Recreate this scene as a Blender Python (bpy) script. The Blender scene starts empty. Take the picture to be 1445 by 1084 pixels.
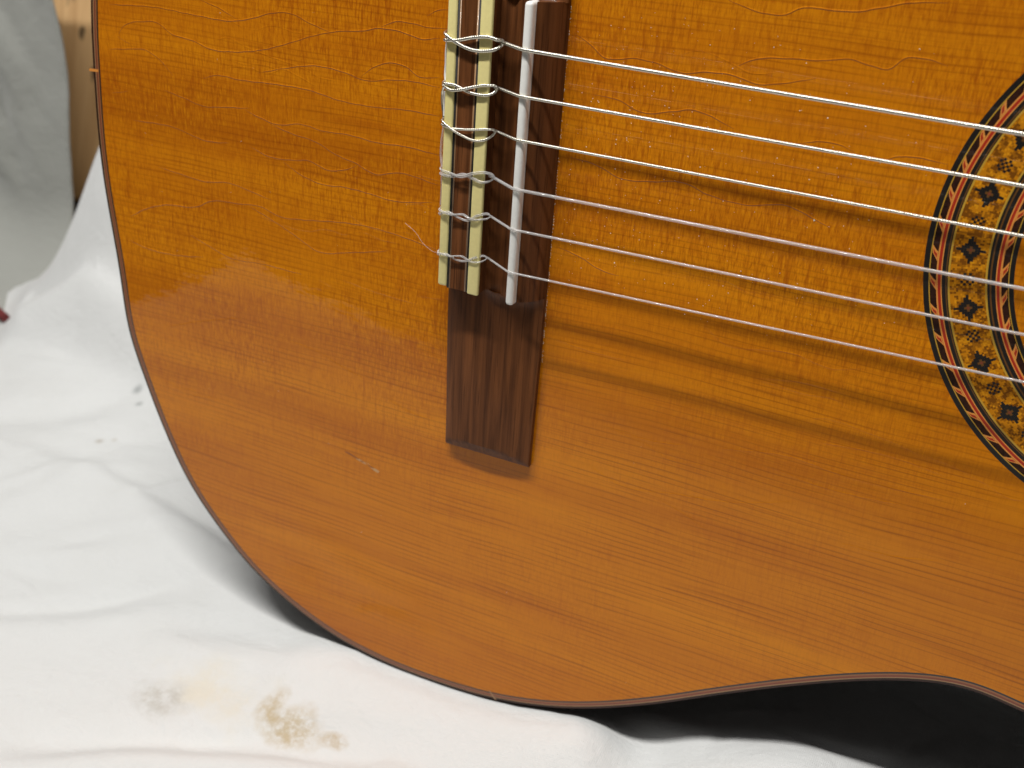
import bpy, bmesh, math, random
import numpy as np
from mathutils import Matrix, Vector, noise
from mathutils.geometry import delaunay_2d_cdt

random.seed(7)
rng = np.random.default_rng(11)
scene = bpy.context.scene
col = scene.collection

# ------------------------------------------------------------------ frames
# guitar frame (mm): x along the strings towards the neck, y across towards the bass side,
# z out of the soundboard; origin on the soundboard under the middle of the saddle.
# world frame (m): Z up, origin where the lower back edge of the body touches the cloth.
A = np.array([[0.9995708522593907, 0.02918347283587184, 0.002536971949647627],
              [0.0, 0.08660517657958343, -0.9962427130923565],
              [-0.029293537059142727, 0.9958151777829344, 0.08656801016372923]])
O = np.array([-40.0, -193.0, -95.0])
RC = np.array([[0.9000358323322942, -0.24278409691862957, 0.36192731701450753],
               [0.0639521710484318, 0.8950442020663137, 0.4413683225670686],
               [-0.43109815626618775, -0.3741012678819483, 0.8210984234749281]])
CG = np.array([119.406, 78.44, 274.762])
FPX, PW, PH = 1600.418, 1445.0, 1084.0


def to_world(g):
    return (np.asarray(g, float) - O) @ A.T


def ray_g(px):
    px = np.atleast_2d(np.asarray(px, float))
    d = np.stack([(px[:, 0] - PW / 2) / FPX, -(px[:, 1] - PH / 2) / FPX, -np.ones(len(px))], 1)
    return d @ RC.T


def on_board(px, z=0.0):
    d = ray_g(px)
    t = (z - CG[2]) / d[:, 2]
    return CG + d * t[:, None]


CW = to_world(CG)


def on_plane(px, axis, val):
    d = ray_g(px) @ A.T
    t = (val - CW[axis]) / d[:, axis]
    return CW + d * t[:, None]


# ------------------------------------------------------------------ camera, world, lamp, exposure
cam_d = bpy.data.cameras.new('camera')
cam = bpy.data.objects.new('camera', cam_d)
col.objects.link(cam)
cam_d.sensor_width = 36.0
cam_d.lens = FPX / PW * 36.0
cam_d.clip_start = 0.005
cam_d.clip_end = 50.0
rc_w = A @ RC
mw = Matrix.Identity(4)
for i in range(3):
    for j in range(3):
        mw[i][j] = rc_w[i, j]
    mw[i][3] = CW[i] / 1000.0
cam.matrix_world = mw
cam_d.dof.use_dof = True
cam_d.dof.focus_distance = 0.300
cam_d.dof.aperture_fstop = 18.0
scene.camera = cam

world = bpy.data.worlds.new('World')
scene.world = world
world.use_nodes = True
bg = world.node_tree.nodes['Background']
bg.inputs[0].default_value = (1.0, 0.98, 0.96, 1)
bg.inputs[1].default_value = 0.05

lamp_d = bpy.data.lights.new('ceiling_strip_light', 'AREA')
lamp_d.shape = 'RECTANGLE'
lamp_d.size = 0.8
lamp_d.size_y = 0.038
lamp_d.energy = 14.0
lamp_d.color = (1.0, 0.98, 0.95)
lamp = bpy.data.objects.new('ceiling_strip_light', lamp_d)
col.objects.link(lamp)
aim = Vector((to_world((40, -20, 0)) / 1000.0).tolist())
ldir = Vector((A @ np.array([-0.50, 2.62, 1.0])).tolist()).normalized()
lamp.location = aim + ldir * 1.0
zax = ldir
xax = Vector((1, 0, 0))
xax = (xax - zax * xax.dot(zax)).normalized()
yax = zax.cross(xax)
lamp.rotation_euler = Matrix((xax, yax, zax)).transposed().to_euler()

# wide soft fill lamp, added overhead to brighten the cloth and soften shadows
fill_d = bpy.data.lights.new('overhead_fill_light', 'AREA')
fill_d.shape = 'RECTANGLE'
fill_d.size = 2.4
fill_d.size_y = 1.8
fill_d.energy = 9.0
fill_d.color = (1.0, 0.985, 0.96)
fill_l = bpy.data.objects.new('overhead_fill_light', fill_d)
col.objects.link(fill_l)
fill_l.location = (-0.25, -0.25, 2.1)

scene.view_settings.view_transform = 'Standard'
scene.view_settings.look = 'None'
scene.view_settings.exposure = 0.0
scene.view_settings.gamma = 1.0
scene.render.engine = 'CYCLES'
scene.cycles.use_denoising = True
scene.cycles.max_bounces = 8
scene.cycles.use_adaptive_sampling = True
scene.cycles.adaptive_threshold = 0.01


# ------------------------------------------------------------------ helpers
def tag(o, label=None, cat=None, group=None, kind=None):
    if label: o['label'] = label
    if cat: o['category'] = cat
    if group: o['group'] = group
    if kind: o['kind'] = kind
    return o


def mesh_obj(name, verts, faces, mat, parent=None, guitar=True, smooth=None, mats=None, fmat=None):
    v = np.asarray(verts, float)
    v = (v - O) / 1000.0 if guitar else v / 1000.0
    me = bpy.data.meshes.new(name)
    me.from_pydata(v.tolist(), [], [list(f) for f in faces])
    for m in (mats or [mat]):
        me.materials.append(m)
    if fmat is not None:
        me.polygons.foreach_set('material_index', fmat)
    if smooth is not None:
        me.polygons.foreach_set('use_smooth', [True] * len(me.polygons))
        if smooth < 180:
            me.set_sharp_from_angle(angle=math.radians(smooth))
    me.update()
    o = bpy.data.objects.new(name, me)
    col.objects.link(o)
    o.parent = parent
    return o


class MB:
    def __init__(self):
        self.v, self.f, self.m = [], [], []

    def add(self, vs, fs, mi=0):
        n = len(self.v)
        self.v += [tuple(map(float, q)) for q in vs]
        self.f += [tuple(i + n for i in f) for f in fs]
        self.m += [mi] * len(fs)

    def tube(self, pts, r, sides=10, mi=0, cap=True, flat=1.0):
        pts = [Vector(tuple(map(float, q))) for q in pts]
        n = len(pts)
        rr = r if hasattr(r, '__len__') else [r] * n
        vs, fs = [], []
        t = (pts[1] - pts[0]).normalized()
        nrm = t.orthogonal().normalized()
        for i, q in enumerate(pts):
            if 0 < i < n - 1:
                t = (pts[i + 1] - pts[i - 1]).normalized()
            elif i == n - 1:
                t = (pts[i] - pts[i - 1]).normalized()
            nrm = (nrm - t * nrm.dot(t)).normalized()
            b = t.cross(nrm)
            for k in range(sides):
                a = 2 * math.pi * k / sides
                vs.append(q + (nrm * math.cos(a) + b * math.sin(a)) * rr[i])
        for i in range(n - 1):
            for k in range(sides):
                k2 = (k + 1) % sides
                fs.append((i * sides + k, i * sides + k2, (i + 1) * sides + k2, (i + 1) * sides + k))
        if cap:
            fs.append(tuple(range(sides))[::-1])
            fs.append(tuple((n - 1) * sides + k for k in range(sides)))
        self.add(vs, fs, mi)

    def extrude_y(self, prof, y0, y1, mi=0):
        # closed (x, z) profile, counter-clockwise, extruded along y with end caps
        n = len(prof)
        vs = [(x, y0, z) for x, z in prof] + [(x, y1, z) for x, z in prof]
        fs = [(i, (i + 1) % n, n + (i + 1) % n, n + i) for i in range(n)]
        fs += [tuple(range(n))[::-1], tuple(range(n, 2 * n))]
        self.add(vs, fs, mi)

    def build(self, name, mat, parent=None, smooth=40, mats=None, guitar=True):
        o = mesh_obj(name, self.v, self.f, mat, parent, guitar, smooth, mats, self.m)
        bm = bmesh.new()
        bm.from_mesh(o.data)
        bmesh.ops.recalc_face_normals(bm, faces=bm.faces)
        bm.to_mesh(o.data)
        bm.free()
        if smooth is not None and smooth < 180:
            o.data.set_sharp_from_angle(angle=math.radians(smooth))
        return o


def spline(pts, step=1.0, closed=False):
    p = np.asarray(pts, float)
    n = len(p)
    out = []
    segs = n if closed else n - 1
    for i in range(segs):
        if closed:
            a, b, c, d = p[(i - 1) % n], p[i], p[(i + 1) % n], p[(i + 2) % n]
        else:
            a, b, c, d = p[max(i - 1, 0)], p[i], p[i + 1], p[min(i + 2, n - 1)]
        k = max(2, int(np.linalg.norm(c - b) / step))
        # centripetal-ish via chord scaled tangents
        lb = max(np.linalg.norm(b - a), 1e-6)
        lc = np.linalg.norm(c - b)
        ld = max(np.linalg.norm(d - c), 1e-6)
        m1 = ((c - b) / lc * lb + (b - a) / lb * lc) / (lb + lc) * lc if lb > 1e-5 else (c - b)
        m2 = ((d - c) / ld * lc + (c - b) / lc * ld) / (lc + ld) * lc if ld > 1e-5 else (c - b)
        for j in range(k):
            t = j / k
            h = (2 * t**3 - 3 * t**2 + 1, t**3 - 2 * t**2 + t, -2 * t**3 + 3 * t**2, t**3 - t**2)
            out.append(h[0] * b + h[1] * m1 + h[2] * c + h[3] * m2)
    if not closed:
        out.append(p[-1])
    return np.array(out)


def sstep(x):
    x = np.clip(x, 0, 1)
    return x * x * (3 - 2 * x)


# ------------------------------------------------------------------ node helpers
class NT:
    def __init__(self, name):
        self.mat = bpy.data.materials.new(name)
        self.mat.use_nodes = True
        self.t = self.mat.node_tree
        self.b = self.t.nodes['Principled BSDF']
        self.out = self.t.nodes['Material Output']

    def n(self, kind, **kw):
        nd = self.t.nodes.new(kind)
        for k, v in kw.items():
            setattr(nd, k, v)
        return nd

    def link(self, a, b):
        self.t.links.new(a, b)

    def set(self, sock, v):
        if hasattr(v, 'is_output') or hasattr(v, 'links'):
            self.link(v, sock)
        else:
            sock.default_value = v

    def coord(self, scale=(1, 1, 1), loc=(0, 0, 0)):
        tc = self.n('ShaderNodeTexCoord')
        mp = self.n('ShaderNodeMapping')
        mp.inputs['Scale'].default_value = scale
        mp.inputs['Location'].default_value = loc
        self.link(tc.outputs['Object'], mp.inputs[0])
        return mp.outputs[0]

    def noise(self, scale=(1, 1, 1), detail=3.0, rough=0.5, vec=None, dist=0.0, loc=(0, 0, 0)):
        nd = self.n('ShaderNodeTexNoise')
        self.link(vec if vec is not None else self.coord(scale, loc), nd.inputs['Vector'])
        nd.inputs['Scale'].default_value = 1.0
        nd.inputs['Detail'].default_value = detail
        nd.inputs['Roughness'].default_value = rough
        nd.inputs['Distortion'].default_value = dist
        return nd.outputs[0]

    def math(self, op, a, b=0.0, c=0.0, clamp=False):
        nd = self.n('ShaderNodeMath', operation=op, use_clamp=clamp)
        self.set(nd.inputs[0], a)
        self.set(nd.inputs[1], b)
        self.set(nd.inputs[2], c)
        return nd.outputs[0]

    def ramp(self, fac, stops, interp='LINEAR'):
        nd = self.n('ShaderNodeValToRGB')
        e = nd.color_ramp.elements
        nd.color_ramp.interpolation = interp
        while len(e) < len(stops):
            e.new(0.5)
        for i, (p, c) in enumerate(stops):
            e[i].position = p
            e[i].color = (*c, 1) if hasattr(c, '__len__') else (c, c, c, 1)
        self.link(fac, nd.inputs[0])
        return nd.outputs[0]

    def mix(self, fac, a, b, mode='MIX'):
        nd = self.n('ShaderNodeMix', data_type='RGBA', blend_type=mode)
        self.set(nd.inputs[0], fac)
        for s, v in ((nd.inputs[6], a), (nd.inputs[7], b)):
            if hasattr(v, 'links'):
                self.link(v, s)
            else:
                s.default_value = (*v, 1)
        return nd.outputs[2]

    def smooth(self, v, lo, hi):
        nd = self.n('ShaderNodeMapRange', interpolation_type='SMOOTHSTEP')
        self.set(nd.inputs[0], v)
        nd.inputs[1].default_value = lo
        nd.inputs[2].default_value = hi
        return nd.outputs[0]

    def bump(self, h, strength, dist, normal=None):
        nd = self.n('ShaderNodeBump')
        nd.inputs['Strength'].default_value = strength
        nd.inputs['Distance'].default_value = dist
        self.link(h, nd.inputs['Height'])
        if normal is not None:
            self.link(normal, nd.inputs['Normal'])
        return nd.outputs[0]

    def p(self, **kw):
        for k, v in kw.items():
            s = self.b.inputs[k.replace('_', ' ')]
            if isinstance(v, tuple) and len(v) == 3:
                v = (*v, 1)
            self.set(s, v)
        return self


def plain(name, c, rough=0.4, coat=0.0, bumpy=None, **kw):
    m = NT(name)
    v = m.noise((900, 900, 900), 2, 0.6)
    m.p(Base_Color=m.mix(m.math('MULTIPLY', v, 0.5), c, tuple(x * 0.7 for x in c)), Roughness=rough, Coat_Weight=coat, Coat_Roughness=0.08, Coat_IOR=1.31, **kw)
    if bumpy:
        m.p(Normal=m.bump(m.noise((bumpy[0],) * 3, 3, 0.6), bumpy[1], bumpy[2]))
    return m.mat


# ------------------------------------------------------------------ materials
def soundboard_material():
    m = NT('aged_cedar_lacquer')
    # slow wander of the grain direction
    tc = m.n('ShaderNodeTexCoord')
    sep = m.n('ShaderNodeSeparateXYZ')
    m.link(tc.outputs['Object'], sep.inputs[0])
    x, y = sep.outputs[0], sep.outputs[1]
    wob = m.noise((9, 22, 0), 2, 0.5)
    y2 = m.math('ADD', y, m.math('MULTIPLY', m.math('SUBTRACT', wob, 0.5), 0.006))
    jit = m.noise((2.5, 260, 0), 2, 0.6)
    y3 = m.math('ADD', y2, m.math('MULTIPLY', m.math('SUBTRACT', jit, 0.5), 0.0022))
    # growth lines about 1.7 mm apart
    ph = m.math('FRACT', m.math('MULTIPLY', y3, 560.0))
    line = m.math('POWER', m.math('ABSOLUTE', m.math('SUBTRACT', m.math('MULTIPLY', ph, 2.0), 1.0)), 5.0)
    broken = m.noise((30, 180, 0), 3, 0.6)
    line = m.math('MULTIPLY', line, m.smooth(broken, 0.32, 0.64))
    # fibre
    comb = m.n('ShaderNodeCombineXYZ')
    m.link(m.math('MULTIPLY', x, 14.0), comb.inputs[0])
    m.link(m.math('MULTIPLY', y3, 900.0), comb.inputs[1])
    fib = m.noise(vec=comb.outputs[0], detail=4, rough=0.6)
    # cross silk: short strokes running across the grain
    silk = m.noise((1800, 300, 0), 4, 0.66, dist=0.2)
    silk2 = m.noise((640, 60, 0), 4, 0.66, dist=0.2, loc=(4, 2, 0))
    patch = m.smooth(m.noise((16, 24, 0), 2, 0.5, loc=(1.3, .2, 0)), 0.30, 0.66)
    # silk fades towards the lower edge of the lower bout and the waist
    low = m.smooth(m.math('ADD', m.math('MULTIPLY', x, 0.30), m.math('MULTIPLY', y, -1.0)), -0.145, -0.065)
    silk_amt = m.math('MULTIPLY', m.math('ADD', m.math('MULTIPLY', patch, 0.65), 0.35), m.math('SUBTRACT', 1.0, m.math('MULTIPLY', low, 0.72)))
    band = m.noise((2.2, 46, 0), 3, 0.55)
    blot = m.noise((11, 26, 0), 4, 0.55, loc=(3, 7, 0))
    c = m.ramp(band, [(0.28, (0.500, 0.144, 0.0020)), (0.48, (0.625, 0.198, 0.0028)), (0.70, (0.720, 0.250, 0.0034))])
    c = m.mix(m.math('MULTIPLY', m.smooth(blot, 0.40, 0.72), 0.30), c, (0.440, 0.100, 0.0025))
    # silk
    s1 = m.math('MULTIPLY', m.smooth(silk, 0.48, 0.66), m.math('MULTIPLY', silk_amt, 0.55))
    c = m.mix(s1, c, (0.290, 0.052, 0.0015))
    s2 = m.math('MULTIPLY', m.smooth(silk2, 0.46, 0.72), m.math('MULTIPLY', silk_amt, 0.62))
    c = m.mix(s2, c, (0.330, 0.064, 0.0018))
    s3 = m.math('MULTIPLY', m.smooth(silk, 0.48, 0.30), m.math('MULTIPLY', silk_amt, 0.36))
    c = m.mix(s3, c, (0.930, 0.385, 0.0060))
    c = m.mix(m.math('MULTIPLY', m.smooth(fib, 0.48, 0.75), 0.40), c, (0.360, 0.080, 0.0020))
    gl = m.math('MULTIPLY', line, m.math('ADD', m.math('MULTIPLY', low, 0.20), 0.46))
    c = m.mix(gl, c, (0.200, 0.038, 0.0012))
    # the gloss is still mirror-like near the tail and rubbed to satin towards the waist
    worn = m.smooth(m.math('ADD', x, m.math('MULTIPLY', m.math('SUBTRACT', blot, 0.5), 0.06)), -0.05, 0.07)
    m.p(Base_Color=c, Roughness=0.5, Coat_Weight=1.0, Coat_Roughness=m.math('ADD', m.math('MULTIPLY', worn, 0.20), 0.025), Coat_IOR=1.345)
    m.b.inputs['Specular IOR Level'].default_value = 0.03
    h = m.math('ADD', m.math('MULTIPLY', silk, 0.6), m.math('MULTIPLY', fib, 0.3))
    h = m.math('MULTIPLY', h, m.math('ADD', silk_amt, 0.15))
    nb = m.bump(h, 0.22, 0.0002)
    dimple = m.bump(m.noise((330, 240, 0), 2, 0.5, dist=0.5), 0.25, 0.00012, nb)
    m.p(Normal=dimple)
    cn = m.bump(m.noise((70, 120, 0), 3, 0.55), 0.22, 0.00035)
    m.p(Coat_Normal=cn)
    return m.mat


def rosewood_material(name, dark, light, along, rough=0.34, coat=0.5):
    # along: scale triple, small along the grain
    m = NT(name)
    a = m.noise(along, 5, 0.6, dist=0.3)
    b = m.noise(tuple(v * 4.2 for v in along), 3, 0.6)
    c = m.ramp(a, [(0.30, dark), (0.50, tuple((d + l) / 2 for d, l in zip(dark, light))), (0.72, light)])
    c = m.mix(m.math('MULTIPLY', m.smooth(b, 0.52, 0.72), 0.6), c, tuple(v * 0.5 for v in dark))
    m.p(Base_Color=c, Roughness=rough, Coat_Weight=coat, Coat_Roughness=0.10, Coat_IOR=1.4)
    m.b.inputs['Specular IOR Level'].default_value = 0.12
    m.p(Normal=m.bump(b, 0.25, 0.0002))
    return m.mat


def mosaic_material(cx, cy):
    # tiny square tiles of gold and brown wood set on rings round the sound hole
    m = NT('wood_mosaic')
    tc = m.n('ShaderNodeTexCoord')
    sep = m.n('ShaderNodeSeparateXYZ')
    m.link(tc.outputs['Object'], sep.inputs[0])
    dx = m.math('SUBTRACT', sep.outputs[0], cx)
    dy = m.math('SUBTRACT', sep.outputs[1], cy)
    r = m.math('SQRT', m.math('ADD', m.math('MULTIPLY', dx, dx), m.math('MULTIPLY', dy, dy)))
    th = m.math('ARCTAN2', dy, dx)
    tr = m.math('FLOOR', m.math('MULTIPLY', r, 2150.0))
    tt = m.math('FLOOR', m.math('MULTIPLY', th, 56.6 * 2.15))
    cb = m.n('ShaderNodeCombineXYZ')
    m.link(m.math('MULTIPLY', tr, 0.23), cb.inputs[0])
    m.link(m.math('MULTIPLY', tt, 0.23), cb.inputs[1])
    n = m.noise(vec=cb.outputs[0], detail=2, rough=0.7)
    w = m.n('ShaderNodeTexWhiteNoise', noise_dimensions='3D')
    m.link(cb.outputs[0], w.inputs['Vector'])
    v = m.math('ADD', n, m.math('MULTIPLY', m.math('SUBTRACT', w.outputs[0], 0.5), 0.16))
    c = m.ramp(v, [(0.0, (0.20, 0.065, 0.003)), (0.44, (0.34, 0.120, 0.004)), (0.51, (0.58, 0.215, 0.005)), (0.63, (0.72, 0.30, 0.008))], 'CONSTANT')
    m.p(Base_Color=c, Roughness=0.5, Coat_Weight=0.9, Coat_Roughness=0.04, Coat_IOR=1.31)
    m.b.inputs['Specular IOR Level'].default_value = 0.1
    return m.mat


def cloth_material(name, base, stains=(), specks=(), weave=0.0006, fuzz=0.35):
    m = NT(name)
    tc = m.n('ShaderNodeTexCoord')
    c = None
    mott = m.noise((28, 28, 28), 4, 0.6)
    c = m.mix(m.math('MULTIPLY', m.smooth(mott, 0.45, 0.8), 0.25), base, tuple(v * k for v, k in zip(base, (0.90, 0.89, 0.87))))
    fib = m.noise((900, 300, 900), 3, 0.7)
    c = m.mix(m.math('MULTIPLY', m.smooth(fib, 0.5, 0.8), 0.12), c, tuple(v * 0.8 for v in base))
    for (sx, sy, rx, ry, colr, amt, grit, edge) in stains:
        mp = m.n('ShaderNodeMapping')
        mp.inputs['Location'].default_value = (-sx / rx, -sy / ry, 0)
        mp.inputs['Scale'].default_value = (1 / rx, 1 / ry, 0)
        m.link(tc.outputs['Object'], mp.inputs[0])
        ln = m.n('ShaderNodeVectorMath', operation='LENGTH')
        m.link(mp.outputs[0], ln.inputs[0])
        warp = m.noise((70, 70, 70), 3, 0.6, loc=(sx * 37, sy * 51, 0))
        d = m.math('ADD', ln.outputs['Value'], m.math('MULTIPLY', m.math('SUBTRACT', warp, 0.5), 1.5))
        mask = m.smooth(d, 1.0, 1.0 - edge)
        g = m.smooth(m.noise((grit, grit, grit), 5, 0.72, loc=(sx * 91, 2, 0)), 0.28, 0.66)
        rim = m.smooth(d, 0.55, 0.95)
        g = m.math('ADD', m.math('MULTIPLY', g, 0.75), m.math('MULTIPLY', rim, 0.35), clamp=True)
        c = m.mix(m.math('MULTIPLY', m.math('MULTIPLY', mask, g), amt), c, colr)
    for (sx, sy, r, colr) in specks:
        mp = m.n('ShaderNodeVectorMath', operation='DISTANCE')
        flat = m.n('ShaderNodeMapping')
        flat.inputs['Scale'].default_value = (1, 1, 0)
        m.link(tc.outputs['Object'], flat.inputs[0])
        m.link(flat.outputs[0], mp.inputs[0])
        mp.inputs[1].default_value = (sx, sy, 0)
        c = m.mix(m.math('MULTIPLY', m.smooth(mp.outputs['Value'], r * 1.35, 0.0), 0.55), c, colr)
    m.p(Base_Color=c, Roughness=0.9, Sheen_Weight=fuzz)
    m.b.inputs['Specular IOR Level'].default_value = 0.15
    k = 1 / weave
    wx = m.n('ShaderNodeTexWave', wave_type='BANDS', bands_direction='X')
    wy = m.n('ShaderNodeTexWave', wave_type='BANDS', bands_direction='Y')
    for w in (wx, wy):
        m.link(m.coord((1, 1, 1)), w.inputs[0])
        w.inputs['Scale'].default_value = k * 0.31
        w.inputs['Distortion'].default_value = 1.2
    hh = m.math('ADD', m.math('MULTIPLY', m.math('ADD', wx.outputs[1], wy.outputs[1]), 0.5), m.math('MULTIPLY', m.noise((450, 450, 450), 3, 0.6), 1.3))
    nb = m.bump(hh, 0.50, 0.00025)
    crinkle = m.bump(m.noise((46, 70, 60), 5, 0.62, dist=0.6), 0.55, 0.0022, nb)
    m.p(Normal=crinkle)
    return m.mat


def lw(g):
    return (np.asarray(g, float) - O) / 1000.0


ROS = (168.9, 0.0)
rc_l = lw((ROS[0], ROS[1], 0))
M = {}
M['board'] = soundboard_material()
M['bridge'] = rosewood_material('bridge_rosewood', (0.046, 0.0155, 0.0055), (0.200, 0.070, 0.022), (430, 13, 300), 0.42, 0.08)
M['side'] = rosewood_material('side_rosewood', (0.008, 0.0045, 0.004), (0.024, 0.011, 0.008), (10, 10, 300), 0.25, 0.8)
M['binding'] = rosewood_material('binding_rosewood', (0.016, 0.007, 0.005), (0.055, 0.021, 0.012), (40, 40, 40), 0.35, 0.6)
M['black'] = plain('dyed_black_wood', (0.010, 0.008, 0.006), 0.4, 1.0)
M['tan'] = plain('tan_veneer', (0.32, 0.125, 0.045), 0.4, 0.3)
M['cream'] = plain('cream_veneer', (0.36, 0.20, 0.09), 0.4, 0.3)
M['red'] = plain('red_veneer', (0.22, 0.048, 0.018), 0.4, 0.3)
M['line_black'] = plain('matt_black_line', (0.012, 0.010, 0.008), 0.7)
M['deepred'] = plain('deep_red_veneer', (0.46, 0.022, 0.004), 0.45, 0.7)
M['orange'] = plain('orange_veneer', (0.82, 0.31, 0.055), 0.45, 0.7)
M['brown'] = plain('brown_veneer', (0.16, 0.062, 0.008), 0.4, 1.0)
M['dark_brown'] = rosewood_material('dark_herringbone', (0.012, 0.006, 0.004), (0.055, 0.016, 0.008), (900, 900, 900), 0.4, 1.0)
M['gold'] = plain('gold_veneer', (0.60, 0.34, 0.030), 0.4, 1.0)
M['mosaic'] = mosaic_material(float(rc_l[0]), float(rc_l[1]))
M['ivory'] = plain('aged_ivory_plastic', (0.88, 0.77, 0.33), 0.35, 0.2, (300, 0.12, 0.0003))
M['bone'] = plain('white_bone', (0.92, 0.915, 0.87), 0.4, 0.1, (350, 0.15, 0.0003))
M['ebony'] = rosewood_material('ebony', (0.006, 0.005, 0.005), (0.02, 0.016, 0.014), (30, 500, 300), 0.4, 0.2)
M['cedar_neck'] = rosewood_material('neck_mahogany', (0.10, 0.035, 0.015), (0.20, 0.075, 0.03), (10, 300, 300), 0.35, 0.6)
M['steel'] = plain('nickel', (0.6, 0.6, 0.58), 0.25, 0.0, Metallic=1.0)


def wound_material():
    m = NT('silver_wound_string')
    w = m.n('ShaderNodeTexWave', wave_type='BANDS', bands_direction='X')
    m.link(m.coord(), w.inputs[0])
    w.inputs['Scale'].default_value = 520.0
    m.p(Base_Color=(0.70, 0.67, 0.58), Metallic=0.95, Roughness=0.30, Normal=m.bump(w.outputs[1], 0.6, 0.00012))
    return m.mat


def nylon_material():
    m = NT('clear_nylon')
    n = m.noise((200, 900, 900), 2, 0.5)
    m.p(Base_Color=m.mix(n, (1.0, 0.985, 0.97), (0.96, 0.94, 0.92)), Roughness=0.07, Transmission_Weight=0.72, IOR=1.5)
    return m.mat


M['wound'] = wound_material()
M['nylon'] = nylon_material()
M['tan_wood'] = plain('bare_wood', (0.62, 0.36, 0.16), 0.8)
M['shade_chip'] = plain('crack_shade_and_chip_dark', (0.36, 0.098, 0.0035), 0.5, 0.3)  # painted shade for the crack seams; also the dark parts of the chip
M['white'] = plain('white_chips', (0.82, 0.76, 0.60), 0.8)

# ------------------------------------------------------------------ floor
M_floor = NT('dark_floor')
fv = M_floor.noise((12, 12, 12), 4, 0.6)
M_floor.p(Base_Color=M_floor.ramp(fv, [(0.3, (0.050, 0.042, 0.034)), (0.7, (0.085, 0.072, 0.058))]), Roughness=0.6)
FLOOR = -6.0
fm = mesh_obj('floor', [(-1600, -700, FLOOR), (1600, -700, FLOOR), (1600, 900, FLOOR), (-1600, 900, FLOOR)], [(0, 1, 2, 3)], M_floor.mat, guitar=False)
tag(fm, 'dark floor under the white cloth', 'floor', kind='structure')

# ------------------------------------------------------------------ body outline
out_px = [(124, 0), (128.5, 102), (138, 221), (164, 378), (180.6, 480), (196.5, 526), (227.5, 608.6), (266, 690), (305, 748), (347, 801),
          (414.7, 863.7), (475.6, 907), (540, 940), (616, 969), (692.5, 991), (768.7, 1002.6), (826, 1004.5), (911.6, 999), (1023, 983),
          (1135, 969.6), (1246, 963), (1313, 965), (1380, 978.5), (1445, 1010)]
low = on_board(out_px)[:, :2]
low[:, 1] = low[:, 1]
treble = [tuple(q) for q in low[1:]]
# beyond the frame: waist, upper bout and neck joint
treble += [(172, -127.0), (195, -132.5), (225, -140.5), (255, -144.5), (282, -141), (304, -127), (318, -98), (325, -60), (327, -28)]
bass = [(x + 3.2 * max(0.0, 1 - abs(x + 155) / 90), -y) for x, y in treble[1:]]
ctrl = treble + [(327, 28)] + bass[::-1][1:] + [(-153.3, 21.8)]
ctrl = [q for i, q in enumerate(ctrl)]
raw = spline(ctrl, 2.0, closed=True)
# gentle smoothing of the traced outline, even spacing
for _ in range(14):
    raw = 0.5 * raw + 0.25 * (np.roll(raw, 1, 0) + np.roll(raw, -1, 0))
seg = np.linalg.norm(np.roll(raw, -1, 0) - raw, axis=1)
s = np.concatenate([[0], np.cumsum(seg)])
tot = s[-1]
NO = 640
rp = np.vstack([raw, raw[:1]])
u = np.linspace(0, tot, NO, endpoint=False)
OUT = np.stack([np.interp(u, s, rp[:, 0]), np.interp(u, s, rp[:, 1])], 1)
tan_ = np.roll(OUT, -1, 0) - np.roll(OUT, 1, 0)
tan_ /= np.linalg.norm(tan_, axis=1)[:, None]
NRM = np.stack([-tan_[:, 1], tan_[:, 0]], 1)
cen = np.array([40.0, 0.0])
area2 = np.sum(OUT[:, 0] * np.roll(OUT[:, 1], -1) - np.roll(OUT[:, 0], -1) * OUT[:, 1])
if area2 < 0:
    NRM = -NRM          # NRM points inward


def inset(d):
    return OUT + NRM * d


def zs(x, y):
    x = np.asarray(x, float)
    y = np.asarray(y, float)
    return -4.0e-5 * y * y - 4.0e-5 * np.minimum(x + 8, 0) ** 2


# ------------------------------------------------------------------ the guitar
guitar = bpy.data.objects.new('classical_guitar', None)
col.objects.link(guitar)
gm = Matrix.Identity(4)
for i in range(3):
    for j in range(3):
        gm[i][j] = A[i, j]
guitar.matrix_world = gm
guitar.empty_display_size = 0.05
tag(guitar, 'honey brown classical guitar lying on its side on white cloth with crackled lacquer', 'guitar')


def in_poly(pt, poly):
    x, y = pt
    xs, ys = poly[:, 0], poly[:, 1]
    x2, y2 = np.roll(xs, -1), np.roll(ys, -1)
    c = ((ys > y) != (y2 > y)) & (x < (x2 - xs) * (y - ys) / (y2 - ys + 1e-12) + xs)
    return bool(np.sum(c) % 2)


# soundboard: triangulated sheet, slightly domed, with the rosette channel left open
D_IN = 3.05
edge = inset(D_IN)
R_OUT, R_IN, R_HOLE = 66.5, 46.5, 42.5
NR = 180
ring_a = np.linspace(0, 2 * math.pi, NR, endpoint=False)


def circ(r):
    return np.stack([ROS[0] + r * np.cos(ring_a), ROS[1] + r * np.sin(ring_a)], 1)


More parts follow.
